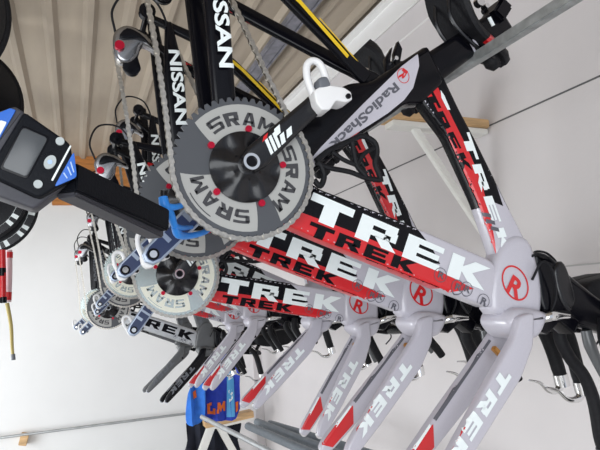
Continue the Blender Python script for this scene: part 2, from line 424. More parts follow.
cloth('blue_cap_cloth', [(190, 387), (203, 383), (205, 398), (203, 420), (195, 425), (187, 424), (186, 408)], 4.76, M_jersey2, 'bright blue cloth hanging left of the royal blue jersey', 'cloth',
      prints=[([[(192, 392), (196, 390), (197, 397), (193, 399)]], M_orange)])
cloth('black_cloth', [(190, 418), (237, 418), (238, 440), (240, 475), (186, 475), (187, 440)], 5.12, M_cloth, 'black cloth hanging below the blue jersey behind the bracket', 'cloth')

# ================================================================== the bicycle
EXT_SHORT = []
def build_bike():
    root = empty('time_trial_bicycle', BB1)
    part = lambda n, bm, m, p=root, s=True: mk(n, bm, m, p, s)
    # down tube ------------------------------------------------ mats: silver, black, red, white, pattern
    TM = [M_silver, M_black, M_red, M_white, M_patt]
    t = .019; y = -t
    dt = LP([(262, 146), (313, 190), (400, 224), (487, 262), (500, 290), (486, 309), (440, 291), (400, 275), (317, 241), (236, 206), (228, 168)])
    bm = slab(chamfer_poly(dt, .3, .012), t, .006)
    for f in bm.faces:
        c_ = f.calc_center_median(); xk = L(432, 250)[0]
        if abs(f.normal.y) < .9 and c_.x < xk: f.material_index = 1 if c_.z > -.43 * c_.x + .012 else 2
    bvh = BVHTree.FromBMesh(bm)
    D = lambda polys, mi, off: decal(bm, polys, mi, off, .005, bvh)
    D([LP([(232, 150), (266, 145), (313, 184), (385, 211), (412, 222), (432, 248), (440, 264), (420, 262), (300, 214), (232, 190)], y)], 1, .0003)
    D([LP([(228, 186), (300, 212), (345, 229), (404, 253), (474, 289), (450, 292), (400, 275), (317, 243), (232, 208)], y)], 2, .0005)
    D([LP([(290, 229), (400, 271), (440, 287), (430, 290), (317, 247), (290, 236)], y)], 1, .0006)
    D(trek(L(304, 216, y), L(482, 290, y), .043, .06), 3, .0009)
    D(trek(L(306, 233, y), L(412, 274, y), .021, .10), 1, .0010)
    D([p for k in range(4) for p in ringpoly(L(440 + 13 * k + (k % 2) * 4, 275 + 7 * k + (k % 2) * 5, y), .013, .013, .0012, 16)], 4, .0010)
    for k in range(4):
        cx, cy = 440 + 13 * k + (k % 2) * 4, 275 + 7 * k + (k % 2) * 5
        D(text('R', L(cx - 3, cy + 2, y), L(cx + 3, cy + 5, y), .012), 4, .0011)
    part('down_tube', bm, TM)
    # top tube
    t = .016; y = -t
    bm = slab(chamfer_poly(LP([(404, 78), (424, 56), (434, 68), (455, 112), (470, 140), (502, 205), (523, 246), (516, 272), (494, 264), (473, 203), (443, 138), (420, 108)]), .3, .012), t, .007)
    for f in bm.faces:
        if abs(f.normal.y) < .9 and f.calc_center_median().z > L(486, 212)[1]: f.material_index = 1
    bvh = BVHTree.FromBMesh(bm)
    D([LP([(400, 72), (424, 52), (438, 66), (460, 112), (474, 138), (494, 178), (503, 206), (488, 200), (484, 222), (468, 208), (436, 140), (412, 108)], y)], 1, .0003)
    D([LP([(424, 64), (428, 72), (437, 86), (452, 118), (466, 146), (480, 178), (489, 212), (498, 258), (485, 222), (470, 182), (449, 136), (434, 104), (423, 94)], y)], 2, .0005)
    D(trek(L(424, 92, y), L(464, 172, y), .018, .2), 1, .0008)
    D(trek(L(460, 133, y), L(504, 256, y), .020, .2), 3, .0008)
    D([LP([(440, 90), (444, 96), (450, 110), (447, 110), (441, 98)], y)], 3, .0009)
    for k in range(3): D([LP([(482 + k * 4, 212 + k * 7), (490 + k * 4, 214 + k * 7), (491 + k * 4, 218 + k * 7), (483 + k * 4, 216 + k * 7)], y)], 4, .0009)
    part('top_tube', bm, TM)
    # seat tube with wheel cut-out
    t = .020; y = -t
    st = LP([(423, 48), (440, 86), (419, 106), (402, 106), (388, 117), (361, 135), (335, 155), (300, 186), (262, 196), (232, 186), (232, 150), (262, 138), (300, 112), (345, 86), (368, 84), (386, 72)])
    bm = slab(chamfer_poly(st, .3, .010), t, .011); bvh = BVHTree.FromBMesh(bm)
    D([LP([(418, 54), (419, 66), (413, 88), (404, 100), (388, 113), (360, 131), (340, 144), (314, 167), (300, 172), (320, 148), (362, 105), (402, 66)], y)], 1, .0003)
    D(text('RadioShack', L(394, 82, y), L(328, 144, y), .0165), 2, .0006)
    D(ringpoly(L(403, 76, y), .0125, .0140, .0014), 3, .0006)
    D(text('R', L(403, 68, y), L(397, 79, y), .011), 3, .0007)
    D([LP([(360, 131), (340, 144), (338, 146), (352, 138)], y)], 3, .0005)
    part('seat_tube', bm, [M_black, M_silver, M_patt, M_red])
    # bottom bracket shell
    part('bottom_bracket', disc((0, 0), .030, -.040, .040, 28), M_black)
    # head tube with badge
    t = .024; y = -t
    bm = slab(smooth_poly(LP([(488, 262), (502, 238), (521, 240), (531, 266), (535, 296), (531, 322), (516, 326), (500, 316), (484, 309)]), 3), t, .015); bvh = BVHTree.FromBMesh(bm)
    c = L(515, 283, y)
    rp = ringpoly((0, 0), .0345, .0275, .0033, 40)
    an = math.radians(-58); rot = lambda p: (c[0] + p[0] * math.cos(an) - p[1] * math.sin(an), c[1] + p[0] * math.sin(an) + p[1] * math.cos(an))
    D([[rot(p) for p in q_] for q_ in rp], 1, .0006)
    D(text('R', L(505, 291, y), L(518, 301, y), .036), 1, .0009)
    ht = part('head_tube', bm, [M_silver, M_red])
    # chain stays
    drop = (-.098, .372)
    for s, q_ in ((-1, [(204, -60), (203, 0), (215, 112), (222, 140), (238, 150), (244, 130), (238, 112), (228, 0), (212, -62)]), (1, [(178, -60), (185, 0), (198, 112), (214, 170), (226, 175), (216, 112), (203, 0), (190, -60)])):
        yy = s * .045
        bm = slab(chamfer_poly([L(a, b, yy) for a, b in q_], .3, .008), .009, .007, yc=yy); bvh = BVHTree.FromBMesh(bm)
        if s < 0:
            D(text('NISSAN', L(209, -28, yy - .01), L(220, 66, yy - .01), .0235), 1, .0006)
            # text also reads on the tube further up
        for v in bm.verts: v.co.y += -s * .020 * max(0, min(1, 1 - v.co.z / .20))
        part('chainstay', bm, [M_black, M_white])
    # seat stays
    for s, a0, a1, w in ((-1, (368, 70), (262, -30), .012), (1, (366, 84), (222, 2), .013)):
        yy = s * .032
        A = L(*a0, yy); B = L(*a1, yy * 1.4) if s < 0 else L(*a1, yy * 1.4)
        dd = Vector((drop[0] - A[0], 0, drop[1] - A[1]))
        pts = [(A[0], yy * .5, A[1]), (A[0] + (B[0] - A[0]) * .3, yy, A[1] + (B[1] - A[1]) * .3), (B[0], yy * 1.4, B[1]), (drop[0], s * .058, drop[1])]
        u = Vector((B[0] - A[0], B[1] - A[1])); ln = u.length; u /= ln; n = Vector((-u.y, u.x))
        if s > 0: n = -n
        def band(a, b, lo, hi): return [(A[0] + u.x * f + n.x * g, A[1] + u.y * f + n.y * g) for f, g in ((a, lo), (b, lo), (b, hi), (a, hi))]
        A2 = Vector(A); 
        up = Vector(drop); e = Vector(B)
        nn = Vector((-(up - e).y, (up - e).x)).normalized() * (1 if (Vector((-(up - e).y, (up - e).x)).dot(n) > 0) else -1)
        poly = [A2 - u * .012 + n * w * 1.2, A2 + u * .05 + n * w, e + n * w, up + nn * w * .6, up - nn * w * .6, e - n * w, A2 + u * .05 - n * w, A2 - u * .012 - n * w * 1.2]
        bm = slab(chamfer_poly([tuple(p) for p in poly], .3, .008), .0065, .005, yc=yy * 1.3); bvh = BVHTree.FromBMesh(bm)
        if s < 0:
            D([band(.04, ln * 1.0, -.0035, .0035)], 1, .0006)
            D([band(ln * .05, ln * .5, -.009, -.007)], 1, .0006)
        else:
            D([band(ln * .80, ln * 1.02, -.0125, .009)], 2, .0005)
            D([band(ln * .05, ln * .80, .0075, .0115)], 3, .0006)
            D([p for k in range(3) for p in [band(ln * (.83 + k * .06), ln * (.86 + k * .06), -.0125, -.008)]], 0, .0008)
        for v in bm.verts: v.co.y -= yy * 1.1 * max(0, min(1, 1 - (Vector((v.co.x, v.co.z)) - A2).length / .16))
        part('seatstay', bm, [M_black, M_yellow, M_red, M_chrome])
    bm = disc(drop, .016, -.066, -.050, 16); join(bm, disc(drop, .016, .050, .066, 16)); join(bm, disc(drop, .006, -.08, .08, 12))
    part('dropout', bm, M_black)
    # fork
    bm = slab(smooth_poly(LP([(501, 308), (530, 312), (527, 330), (519, 338), (506, 338), (497, 330), (493, 320)]), 3), .047, .016)
    part('fork_crown', bm, M_silver)
    def blade(s):
        yy = s * .050
        if s < 0: q_ = [(531, 312), (530, 345), (518, 378), (473, 449), (449, 484), (441, 495), (431, 491), (436, 472), (453, 440), (484, 384), (512, 336), (516, 316)]
        else: q_ = [(498, 318), (512, 320), (514, 340), (506, 356), (434, 447), (408, 479), (400, 486), (392, 480), (396, 468), (413, 443), (437, 408), (470, 362), (489, 334)]
        bm = slab(chamfer_poly([L(a, b, yy) for a, b in q_], .35, .010), .0105, .0055, yc=yy); bvh = BVHTree.FromBMesh(bm)
        y = yy - .0105
        nonlocal D
        D = lambda polys, mi, off: decal(bm, polys, mi, off, .005, bvh, y0=yy - .1 if s > 0 else -.4)
        if s < 0:
            D(trek(L(503, 366, y), L(446, 456, y), .024, .15), 2, .0009)
            D([[L(a, b, y) for a, b in [(465, 420), (467, 426), (441, 470), (432, 490), (430, 488), (444, 455)]]], 1, .0007)
        else:
            D([[L(a, b, y) for a, b in [(433, 424), (434, 447), (410, 477), (396, 474), (413, 444)]]], 1, .0006)
            D([[L(a, b, y) for a, b in [(489, 339), (491, 341), (436, 421), (434, 419)]]], 3, .0006)
            D([[L(a, b, y) for a, b in [(413, 449), (430, 424), (431, 426), (414, 452)]]], 2, .0009)
        f = part('fork_blade', bm, [M_silver, M_red, M_white, M_patt])
        tip = L(*((437, 489) if s < 0 else (399, 480)), yy)
        mk('fork_dropout', disc(tip, .011, yy - .004, yy + .004, 16, inner=.0045), M_chrome, f, True)
    blade(-1); blade(1)
    D = lambda polys, mi, off: decal(bm, polys, mi, off, .005, bvh)
    # seatpost, saddle
    sp = LP([(416, 60), (432, 88), (475, 55), (512, 32), (497, 8), (468, 27)])
    bm = slab(chamfer_poly(sp, .2, .010), .013, .011); bvh = BVHTree.FromBMesh(bm)
    D([LP([(466, 38), (468, 37), (476, 51), (474, 52)], -.013), LP([(472, 40), (474, 39), (480, 48), (478, 49)], -.013)], 1, .0006)
    part('seatpost', bm, [M_black, M_silver])
    cl = L(496, 14)
    bm = box((cl[0], 0, cl[1]), (.045, .05, .03), Matrix.Rotation(-.9, 3, 'Y'), .005)
    for s in (-1, 1): join(bm, disc(L(493, 5), .006, s * .03, s * .022, 12))
    cc = part('seat_clamp', bm, M_black)
    mk('clamp_bolt', join(disc(L(468, 11), .009, -.040, -.028, 14), disc(L(473, 16), .005, -.044, -.03, 10)), M_chrome, cc, True)
    mk('clamp_label', box((L(482, 28)[0], -.0275, L(482, 28)[1]), (.018, .002, .008), Matrix.Rotation(1.1, 3, 'Y')), M_white, cc)
    # saddle: lofted shell from tail to nose
    tail = Vector(L(436, -14)); nose = Vector(L(504, 66)); ax = (nose - tail); ln = ax.length; ax /= ln; upv = Vector((-ax.y, ax.x))
    if upv.x < 0: upv = -upv
    bm = bmesh.new(); rings = []
    for k in range(13):
        f = k / 12; wdt = .050 * (1 - f) ** .75 + .015 if f > .12 else .055 * (0.6 + f * 3); wdt = min(wdt, .055); th = .022 - .006 * f
        if k == 12: wdt *= .55; th *= .7
        c0 = tail + ax * ln * f + upv * (.012 * math.cos(f * math.pi * 2) + .0)
        rg = []
        for j in range(14):
            a = 2 * math.pi * j / 14; q_ = c0 + upv * (math.sin(a) * th - (abs(math.cos(a)) ** 2) * .018 * (1 - f * .4))
            rg.append(bm.verts.new((q_.x, math.cos(a) * wdt, q_.y)))
        rings.append(rg)
    for i, (a, b) in enumerate(zip(rings, rings[1:])):
        for j in range(14):
            f = bm.faces.new((a[j], a[(j + 1) % 14], b[(j + 1) % 14], b[j])); f.material_index = 1 if i == 8 and j in (5,6,7, 8) else 0
    bm.faces.new(rings[0]); bm.faces.new(rings[-1])
    sd = part('saddle', bm, [M_rubber, M_red])
    rl = bmesh.new()
    for s in (-1, 1):
        pp = [tail + ax * ln * f - upv * g for f, g in ((.12, .01), (.3, .045), (.6, .045), (.92, .012))]
        sweep([(p.x, s * .022 * (1 if i < 3 else .5), p.y) for i, p in enumerate(pp)], .0035, 6, 4, bm=rl)
    mk('saddle_rails', rl, M_carbon, sd, True)
    # nose cover with red line that hooks over the rail
    n1 = Vector(L(484, 50)); n2 = Vector(L(493, 63)); 
    bm = sweep([(n1.x, 0, n1.y), ((n1.x + n2.x) / 2, 0, (n1.y + n2.y) / 2), (n2.x, 0, n2.y), (L(497, 68)[0], 0, L(497, 68)[1])], [.014, .016, .017, .009], 14, 3)
    mk('saddle_nose', bm, M_rubber, sd, True)
    # crankset ---------------------------------------------------------
    yr = -.045; R = .1085
    bm = bmesh.new(); n = 54; out = []
    for k in range(n):
        a = 2 * math.pi * k / n
        for da, rr in ((-.42, R - .0045), (-.18, R + .002), (.18, R + .002), (.42, R - .0045)):
            out.append((rr * math.cos(a + da * 2 * math.pi / n), rr * math.sin(a + da * 2 * math.pi / n)))
    bm = slab(out, .0018, .0004, yc=yr, steps=1)
    def polar(r0, r1, a0, a1, sw, n=14):
        """swirled panel between radii; edges lean by sw"""
        e1 = [(r0 + (r1 - r0) * k / 8, a0 + sw * ((k / 8) ** 1.3)) for k in range(9)]
        top = [(r1, a0 + sw + (a1 - a0) * k / n) for k in range(1, n)]
        e2 = [(r0 + (r1 - r0) * k / 8, a1 + sw * ((k / 8) ** 1.3)) for k in range(8, -1, -1)]
        bot = [(r0, a1 + (a0 - a1) * k / n) for k in range(1, n)]
        return [(r * math.cos(a), r * math.sin(a)) for r, a in e1 + top + e2 + bot]
    def arc_text(txt, ac, r, h, span):
        ps = []
        gl = [[((x + i * 1.18) / 4.54, y) for x, y in p] for i, ch in enumerate(txt) for p in GL[ch]]
        for p in gl:
            p = [(p[j][0] + (p[(j + 1) % len(p)][0] - p[j][0]) * k / 3, p[j][1] + (p[(j + 1) % len(p)][1] - p[j][1]) * k / 3) for j in range(len(p)) for k in range(3)]
            ps.append([((r + y * h) * math.cos(ac + span / 2 - x * span), (r + y * h) * math.sin(ac + span / 2 - x * span)) for x, y in p])
        return ps
    bvh = BVHTree.FromBMesh(bm)
    rad = math.radians
    pan = [(92, 140, 46), (-14, 36, -60), (-128, -80, -176)]
    for c0, a0, a1 in pan:
        bm = decal(bm, [polar(.040, .0985, rad(a0 + 6), rad(a1 + 10), rad(-8))], 1, .0003, .02, bvh)
    for c0, a0, a1 in pan:
        bm = decal(bm, arc_text('SRAM', rad(c0), .0655, .021, rad(80)), 2, .0006, .02, bvh)
    bm = decal(bm, [[(r_ * math.cos(a), r_ * math.sin(a)) for a, r_ in [(rad(205 + k * 4), .093) for k in range(8)] + [(rad(205 + k * 4), .0945) for k in range(7, -1, -1)]]], 2, .0006, .02, bvh)
    part('chainring', bm, [M_ringdark, M_ringlight, M_ringtext])
    # small ring behind
    part('inner_chainring', disc((0, 0), .080, yr + .008, yr + .010, 42, inner=.062), M_ringdark)
    # spider
    bm = bmesh.new(); seg = 60; rings = []
    for r_, y_ in ((.055, yr - .002), (.055, yr - .006), (.050, yr - .009), (.034, yr - .011), (.022, yr - .015), (.016, yr - .019), (.014, yr - .020)):
        rg = []
        for k in range(seg):
            a = 2 * math.pi * k / seg; st_ = .5 + .5 * math.cos(5 * (a - rad(98)))
            rr = r_
            yy = y_ + (.006 * (1 - st_) if .02 < r_ < .052 else 0)
            rg.append(bm.verts.new((rr * math.cos(a), yy, rr * math.sin(a))))
        rings.append(rg)
    for a, b in zip(rings, rings[1:]):
        for k in range(seg): bm.faces.new((a[k], a[(k + 1) % seg], b[(k + 1) % seg], b[k]))
    bm.faces.new(rings[0]); bm.faces.new(rings[-1])
    cs = part('spider', bm, M_carbon)
    mk('axle_cap', disc((0, 0), .0125, yr - .040, yr - .020, 28, inner=.0085), M_chrome, cs, True)
    mk('axle_hole', disc((0, 0), .0085, yr - .037, yr - .02, 24), M_black, cs, True)
    for k in range(5):
        a = rad(82 + 72 * k + (-6 if k else 0)); c = (.060 * math.cos(a), .060 * math.sin(a))
        mk('chainring_bolt', join(disc(c, .0052, yr - .007, yr - .001, 14), disc(c, .0028, yr - .0075, yr - .003, 6)), M_redbolt, cs, True)
    # crank arms
    def arm(s, ang, ln=.1725):
        d = Vector((math.cos(ang), math.sin(ang))); n = Vector((-d.y, d.x))
        y0 = (yr - .016) if s < 0 else .058
        def q(f, g): p = d * (f * ln) + n * g; return (p.x, p.y)
        if s < 0:
            poly = [q(-.02, .016), q(.12, .020), q(.3, .0185), q(.6, .0165), q(.85, .0155), q(1, .0165), q(1.08, .010), q(1.10, 0), q(1.08, -.010), q(1, -.0165), q(.85, -.0155), q(.6, -.0165), q(.3, -.0185), q(.12, -.020), q(-.02, -.016)]
            bm = slab(poly, .010, .007, yc=y0 - .004); bv = BVHTree.FromBMesh(bm)
            for v in bm.verts: v.co.y -= 0.010 * max(0, (Vector((v.co.x, v.co.z)).dot(d) / ln)) 
            bv = BVHTree.FromBMesh(bm)
            for f0, f1, g0, g1, mi in ((.20, .235, -.012, .010, 1), (.25, .285, -.012, .010, 1), (.30, .335, -.012, .010, 1), (.345, .40, -.012, .001, 1), (.345, .42, .003, .013, 1), (.43, .50, -.010, .0, 1), (.22, .28, .0105, .015, 2)):
                bm = decal(bm, [[q(f0, g0), q(f1, g0), q(f1 + .05, g1), q(f0 + .05, g1)]], mi, .0006, .02, bv)
            o = part('crank_arm', bm, [M_carbon, M_white, M_red])
        else:
            poly = [q(-.05, .020), q(.10, .021), q(.5, .018), q(1, .0165), q(1.07, .012), q(1.10, 0), q(1.07, -.012), q(1, -.0165), q(.5, -.018), q(.10, -.021), q(-.05, -.020)]
            bm = slab(poly, .007, .003, yc=y0 + .012); bv = BVHTree.FromBMesh(bm)
            inr = [q(.14, .0165), q(.5, .0138), q(.98, .0125), q(1.05, .008), q(1.065, 0), q(1.05, -.008), q(.98, -.0125), q(.5, -.0138), q(.14, -.0165)]
            bm = decal(bm, [inr], 1, .0004, .03, bv, y0=.0)
            # light letter-like ribs across the pocket
            nb = .0135
            for a_ in (.83, .55, .29):
                bm = decal(bm, [[q(a_, -nb), q(a_ - .045, -nb), q(a_ - .045, .004), q(a_, .004)],
                                [q(a_ - .13, -nb), q(a_ - .165, -nb), q(a_ - .165, nb), q(a_ - .13, nb)]], 0, .0009, .03, bv, y0=.0)
            o = part('crank_arm', bm, [M_crank, M_navy])
            e = q(1, 0); mk('pedal_hole', disc(e, .0095, y0 + .0025, y0 + .006, 20, inner=.005), M_black, o, True)
        # pedal
        e = Vector(q(1, 0)); yp = (y0 - .024) if s < 0 else (y0 + .042)
        pr = 0.25 if s < 0 else 0.3
        k_ = 1.0 if s < 0 else .72; c_, s_ = math.cos(pr) * k_, math.sin(pr) * k_; g = lambda u, w: (e.x + u * c_ - w * s_, e.y + u * s_ + w * c_)
        bm = sweep([(g(*p)[0], yp - .002, g(*p)[1]) for p in ((-.016, .000), (-.018, .030), (-.012, .052), (0, .058), (.011, .050), (.013, .028), (.011, .0))], .0060 if s < 0 else .0042, 10, 5)
        join(bm, slab(chamfer_poly([g(-.024, -.012), g(-.022, .008), g(.0, .014), (g(.030, .004)), g(.040, -.006), g(.038, -.018), g(.026, -.020), g(.010, -.014), g(-.004, -.026), g(-.018, -.024)], .2), .019 if s < 0 else .014, .003, yc=yp))
        pd = part('pedal', bm, M_pedal)
        mk('pedal_spring', slab(chamfer_poly([g(-.012, .008), g(.010, .008), g(.008, .026), g(-.008, .026)], .3), .012, .004, yc=yp - .008), M_greyp, pd, True)
        mk('pedal_eye', disc(g(.031, -.012), .0042, yp - .0225, yp - .019, 12), M_black, pd, True)
        mk('pedal_axle', disc(tuple(e), .006, min(yp, y0), max(yp, y0), 12), M_chrome, pd, True)
    arm(-1, math.radians(41), .160); arm(1, math.radians(43 + 180))
    for ch in root.children:
        if ch.name.split('.')[0] in ('chainring', 'inner_chainring', 'spider', 'crank_arm', 'pedal'):
            for o_ in [ch] + list(ch.children):
                for v in o_.data.vertices: v.co.x -= .017; v.co.z -= .004
    # chain: links along a path (derailleur - round the chainring - cassette)
    yc = yr
    A0 = Vector(L(153, -30, yc)); Bc = Vector(L(221, -46, yc))
    rr = R + .001
    pth = [A0.copy()]
    p_l = Vector(L(176, 160, yc)); al = math.atan2(p_l.y, p_l.x)
    for f in (.25, .5, .75): pth.append(A0.lerp(Vector((rr * math.cos(al), rr * math.sin(al))), f) + Vector((.004 * math.sin(f * 3.1), 0)))
    a = al % (2 * math.pi); aend = 2 * math.pi + rad(48)
    while a < aend: pth.append(Vector((rr * math.cos(a), rr * math.sin(a)))); a += .06
    pl = pth[-1].copy()
    for f in (.25, .5, .75, 1): pth.append(pl.lerp(Bc, f))
    seg_l = .0127 / 1.0; acc = 0; pts = [pth[0]]; cur = pth[0].copy(); i = 1
    while i < len(pth):
        dlt = pth[i] - cur
        if dlt.length >= seg_l: cur = cur + dlt.normalized() * seg_l; pts.append(cur.copy())
        else: i += 1
    pts = [p + Vector((-.017, -.004)) for p in pts]
    bm = bmesh.new()
    for k in range(len(pts) - 1):
        a, b = pts[k], pts[k + 1]; d = (b - a).normalized(); n = Vector((-d.y, d.x)); w = .0034 if k % 2 else .0024
        for s in (-1, 1):
            y0_ = yc + s * w
            prof_ = []
            for f, g in ((-.0035, .0), (-.002, .0038), (.002, .004), (.0063, .0026), (.0107, .004), (.0147, .0038), (.0162, 0)): prof_.append(a + d * f + n * g)
            prof_ += [a + d * f - n * g for f, g in ((.0147, .0038), (.0107, .004), (.0063, .0026), (.002, .004), (-.002, .0038))]
            v1 = [bm.verts.new((p.x, y0_ - .0005, p.y)) for p in prof_]; v2 = [bm.verts.new((p.x, y0_ + .0005, p.y)) for p in prof_]
            bm.faces.new(v1); bm.faces.new(v2[::-1])
            for j in range(len(v1)): bm.faces.new((v1[j], v1[(j + 1) % len(v1)], v2[(j + 1) % len(v1)], v2[j]))
        disc(tuple(a), .0026, yc - .0042, yc + .0042, 8, bm=bm)
    part('chain', bm, M_steel, s=False)
    # rear derailleur
    c0 = L(160, -30, yc)
    der = part('rear_derailleur', slab(smooth_poly([(c0[0] + a, c0[1] + b) for a, b in ((-.030, .0), (-.028, .026), (-.006, .042), (.022, .034), (.045, .010), (.050, -.006), (.024, .006), (.014, -.018), (-.004, -.034), (-.024, -.028))], 3), .014, .007, yc=yc - .004), M_dchrome)
    mk('link_plate', slab(smooth_poly([(c0[0] + a, c0[1] + b) for a, b in ((-.02, .012), (-.006, .032), (.018, .024), (.034, .006), (.012, .014))], 3), .003, .0015, yc=yc - .021), M_black, der, True)
    mk('derailleur_cage', slab(smooth_poly([(c0[0] + a, c0[1] + b) for a, b in ((-.020, -.006), (.004, .004), (.016, -.030), (.018, -.046), (.004, -.056), (-.014, -.048), (-.014, -.028))], 3), .002, .001, yc=yc - .012), M_black, der, True)
    for dx, dy in ((-.002, -.008), (.003, -.040)):
        mk('pulley', disc((c0[0] + dx, c0[1] + dy), .0145, yc - .003, yc + .003, 22, inner=.004), M_carbon, der, True)
    mk('red_bolt', disc((c0[0] - .020, c0[1] - .004), .009, yc - .026, yc - .012, 14), M_redbolt, der, True)
    mk('hanger', slab([(c0[0] + .03, c0[1] + .01), (c0[0] + .02, c0[1] + .03), drop, (drop[0] - .004, drop[1] - .02)], .004, .002, yc=-.054), M_black, der, True)
    lp = [(c0[0] - .026, -.05, c0[1] + .030), (c0[0] - .030, -.05, c0[1] + .075), (c0[0] + .0, -.05, c0[1] + .115), (c0[0] + .05, -.05, c0[1] + .105), (c0[0] + .072, -.05, c0[1] + .055), (drop[0] + .012, -.054, drop[1] - .02)]
    part('shift_cable', sweep(lp, .0024, 8, 6), M_rubber)
    # small parts at the seat cluster: rear brake
    rb = [(386, 74), (384, 60), (391, 48), (389, 62), (394, 66), (393, 54), (397, 42), (401, 50), (399, 62), (408, 62), (398, 76)]
    b_ = part('rear_brake', slab([L(a, b, .02) for a, b in rb], .006, .0015, yc=.02), M_black)
    mk('brake_bolt', disc(L(394, 60, .01), .004, .0, .012, 10), M_chrome, b_, True)
    # bottle cage on the down tube (black lattice)
    bm = bmesh.new()
    for pts_, r_, y_ in (([(316, 161), (330, 150), (350, 141), (362, 136), (374, 142), (377, 152), (375, 163), (379, 174), (381, 182)], .0050, -.034),
                      ([(316, 163), (330, 168), (350, 172), (366, 178), (380, 180)], .0045, -.034),
                      ([(352, 142), (354, 154), (357, 166), (366, 176)], .0045, -.036),
                      ([(357, 166), (364, 154), (374, 148)], .0040, -.036),
                      ([(318, 162), (322, 168), (324, 178), (320, 186), (314, 180)], .0050, -.034),
                      ([(332, 152), (344, 160), (356, 165)], .0040, -.036),
                      ):
        sweep([(L(a, b, y_)[0], y_, L(a, b, y_)[1]) for a, b in pts_], r_, 8, 4, bm=bm)
    part('bottle_cage', bm, M_rubber)
    # front end -----------------------------------------------------------
    def T(pts, r, name, m, yv, n=5, flat=1.0, seg=12, parent=root):
        ps = []
        for i, p in enumerate(pts):
            y_ = p[2] if len(p) > 2 else yv; q_ = L(p[0], p[1], y_); ps.append((q_[0], y_, q_[1]))
        return mk(name, sweep(ps, r, seg, n, flat=flat), m, parent, True)
    def mir(o):
        me = o.data.copy()
        for v in me.vertices: v.co.y *= -1
        me.flip_normals(); c = o.copy(); c.data = me; COL.objects.link(c); c.parent = o.parent
        return c
    stem = part('stem', slab(chamfer_poly(LP([(526, 252), (545, 256), (560, 272), (590, 296), (625, 318), (622, 336), (600, 334), (560, 322), (540, 322), (533, 300)]), .3, .01), .020, .012), M_black)
    mk('steerer_cap', slab(smooth_poly(LP([(545, 268), (553, 262), (560, 275), (566, 300), (560, 312), (552, 302), (546, 284)]), 3), .026, .008), M_carbon, stem, True)
    bar = T([(640, 322, -.19), (636, 324, -.10), (628, 326, 0), (None, None)] if False else [(628, 326, 0.0), (590, 322, .05)], .01, 'tmp', M_black, 0) if False else None
    cbar = L(618, 326, 0)
    bm = sweep([(cbar[0] - .004, -.20, cbar[1] + .004), (cbar[0] - .004, -.12, cbar[1] + .002), (cbar[0], 0, cbar[1]), (cbar[0] - .004, .12, cbar[1] + .002), (cbar[0] - .004, .20, cbar[1] + .004)], [.011, .012, .016, .012, .011], 14, 4, side=(1, 0, -1), flat=1.4)
    part('base_bar', bm, M_carbon)
    k = Y1 + .175
    bx = P(0, 0, 1) # unused reference
    g1 = T([(530, 314, .19), (543, 330, .185), (552, 350, .18), (558, 368, .178), (563, 384, .178)], [.011, .015, .0155, .0155, .013], 'bar_grip', M_rubber, 0)
    mir(g1)
    pv = T([(560, 374, .178), (563, 386, .178)], .0165, 'lever_clamp', M_chrome, 0, n=2); mir(pv)
    l1 = T([(562, 380, .178), (558, 390, .178), (549, 391, .176), (540, 383, .175), (529, 380, .175)], [.010, .008, .005, .0035, .002], 'brake_lever', M_chrome, 0)
    mir(l1)
    e1 = T([(560, 318, .055), (560, 338, .055), (570, 358, .055), (584, 376, .05), (594, 402, .05), (600, 436, .05), (604, 452, .05)], [.0135, .0135, .0125, .0125, .0135, .0135, .012], 'aero_extension', M_rubber, 0)
    mir(e1)
    e2 = T([(560, 318, .055), (560, 338, .055), (570, 358, .055), (582, 374, .05), (588, 386, .05)], [.0135, .0135, .0125, .0125, .0115], 'aero_extension', M_rubber, 0)
    e3 = mir(e2); EXT_SHORT.extend([e2.data, e3.data]); bpy.data.objects.remove(e2); bpy.data.objects.remove(e3)
    x1 = T([(603, 448, .05), (606, 462, .05)], [.0145, .009], 'shift_lever', M_greyp, 0, n=3); mir(x1)
    pd_ = slab(smooth_poly([L(a, b, .10) for a, b in ((577, 285), (600, 276), (640, 268), (650, 286), (640, 306), (602, 311), (580, 303))], 3), .035, .012, yc=.10)
    ep = mk('elbow_pad', pd_, M_rubber, root, True); mir(ep)
    ps = T([(590, 308, .09), (597, 320, .07), (606, 330, .06)], .010, 'pad_bracket', M_carbon, 0); mir(ps)
    # cables around the front
    for pts_ in ([(528, 268, -.01), (530, 258, -.02), (540, 254, -.03), (553, 262, -.02), (562, 285, .0), (564, 305, .02), (574, 318, .04)],
                 [(529, 262, .02), (535, 252, .03), (548, 254, .03), (560, 268, .04), (572, 296, .05), (582, 318, .07)],
                 [(532, 280, -.03), (542, 262, -.04), (552, 270, -.04), (556, 296, -.03), (548, 318, -.02)],
                 [(560, 318, .10), (575, 312, .11), (590, 318, .12), (600, 336, .13), (592, 350, .14)]):
        T(pts_, .0024, 'cable', M_rubber, 0, n=7, seg=8)
    T([(596, 316, .02), (598, 330, .02)], .006, 'cable_adjuster', M_brass, 0, n=2)
    b1 = T([(540, 320, -.02), (552, 316, -.03), (568, 316, -.02)], [.008, .010, .006], 'front_brake', M_chrome, 0)
    mk('brake_arm', slab([L(a, b, .0) for a, b in ((536, 312), (560, 308), (572, 322), (566, 334), (552, 322), (540, 334), (530, 330))], .022, .006), M_black, b1, True)
    T([(586, 330, .0), (590, 345, .0), (600, 368, .0), (608, 385, .0)], [.010, .012, .009, .006], 'bar_end_lever', M_dkalu, 0)
    for y_ in (-.024, .024):
        mk('brake_pad', box((L(520, 352)[0] - .03, y_, L(520, 352)[1]), (.03, .010, .010), Matrix.Rotation(.8, 3, 'Y'), .002), M_brass if y_ > 0 else M_black, b1)
    tag(root, 'nearest bicycle', 'bicycle', 'time trial bicycles hanging in a row')
    return root
proto = build_bike()
SHORT = {}
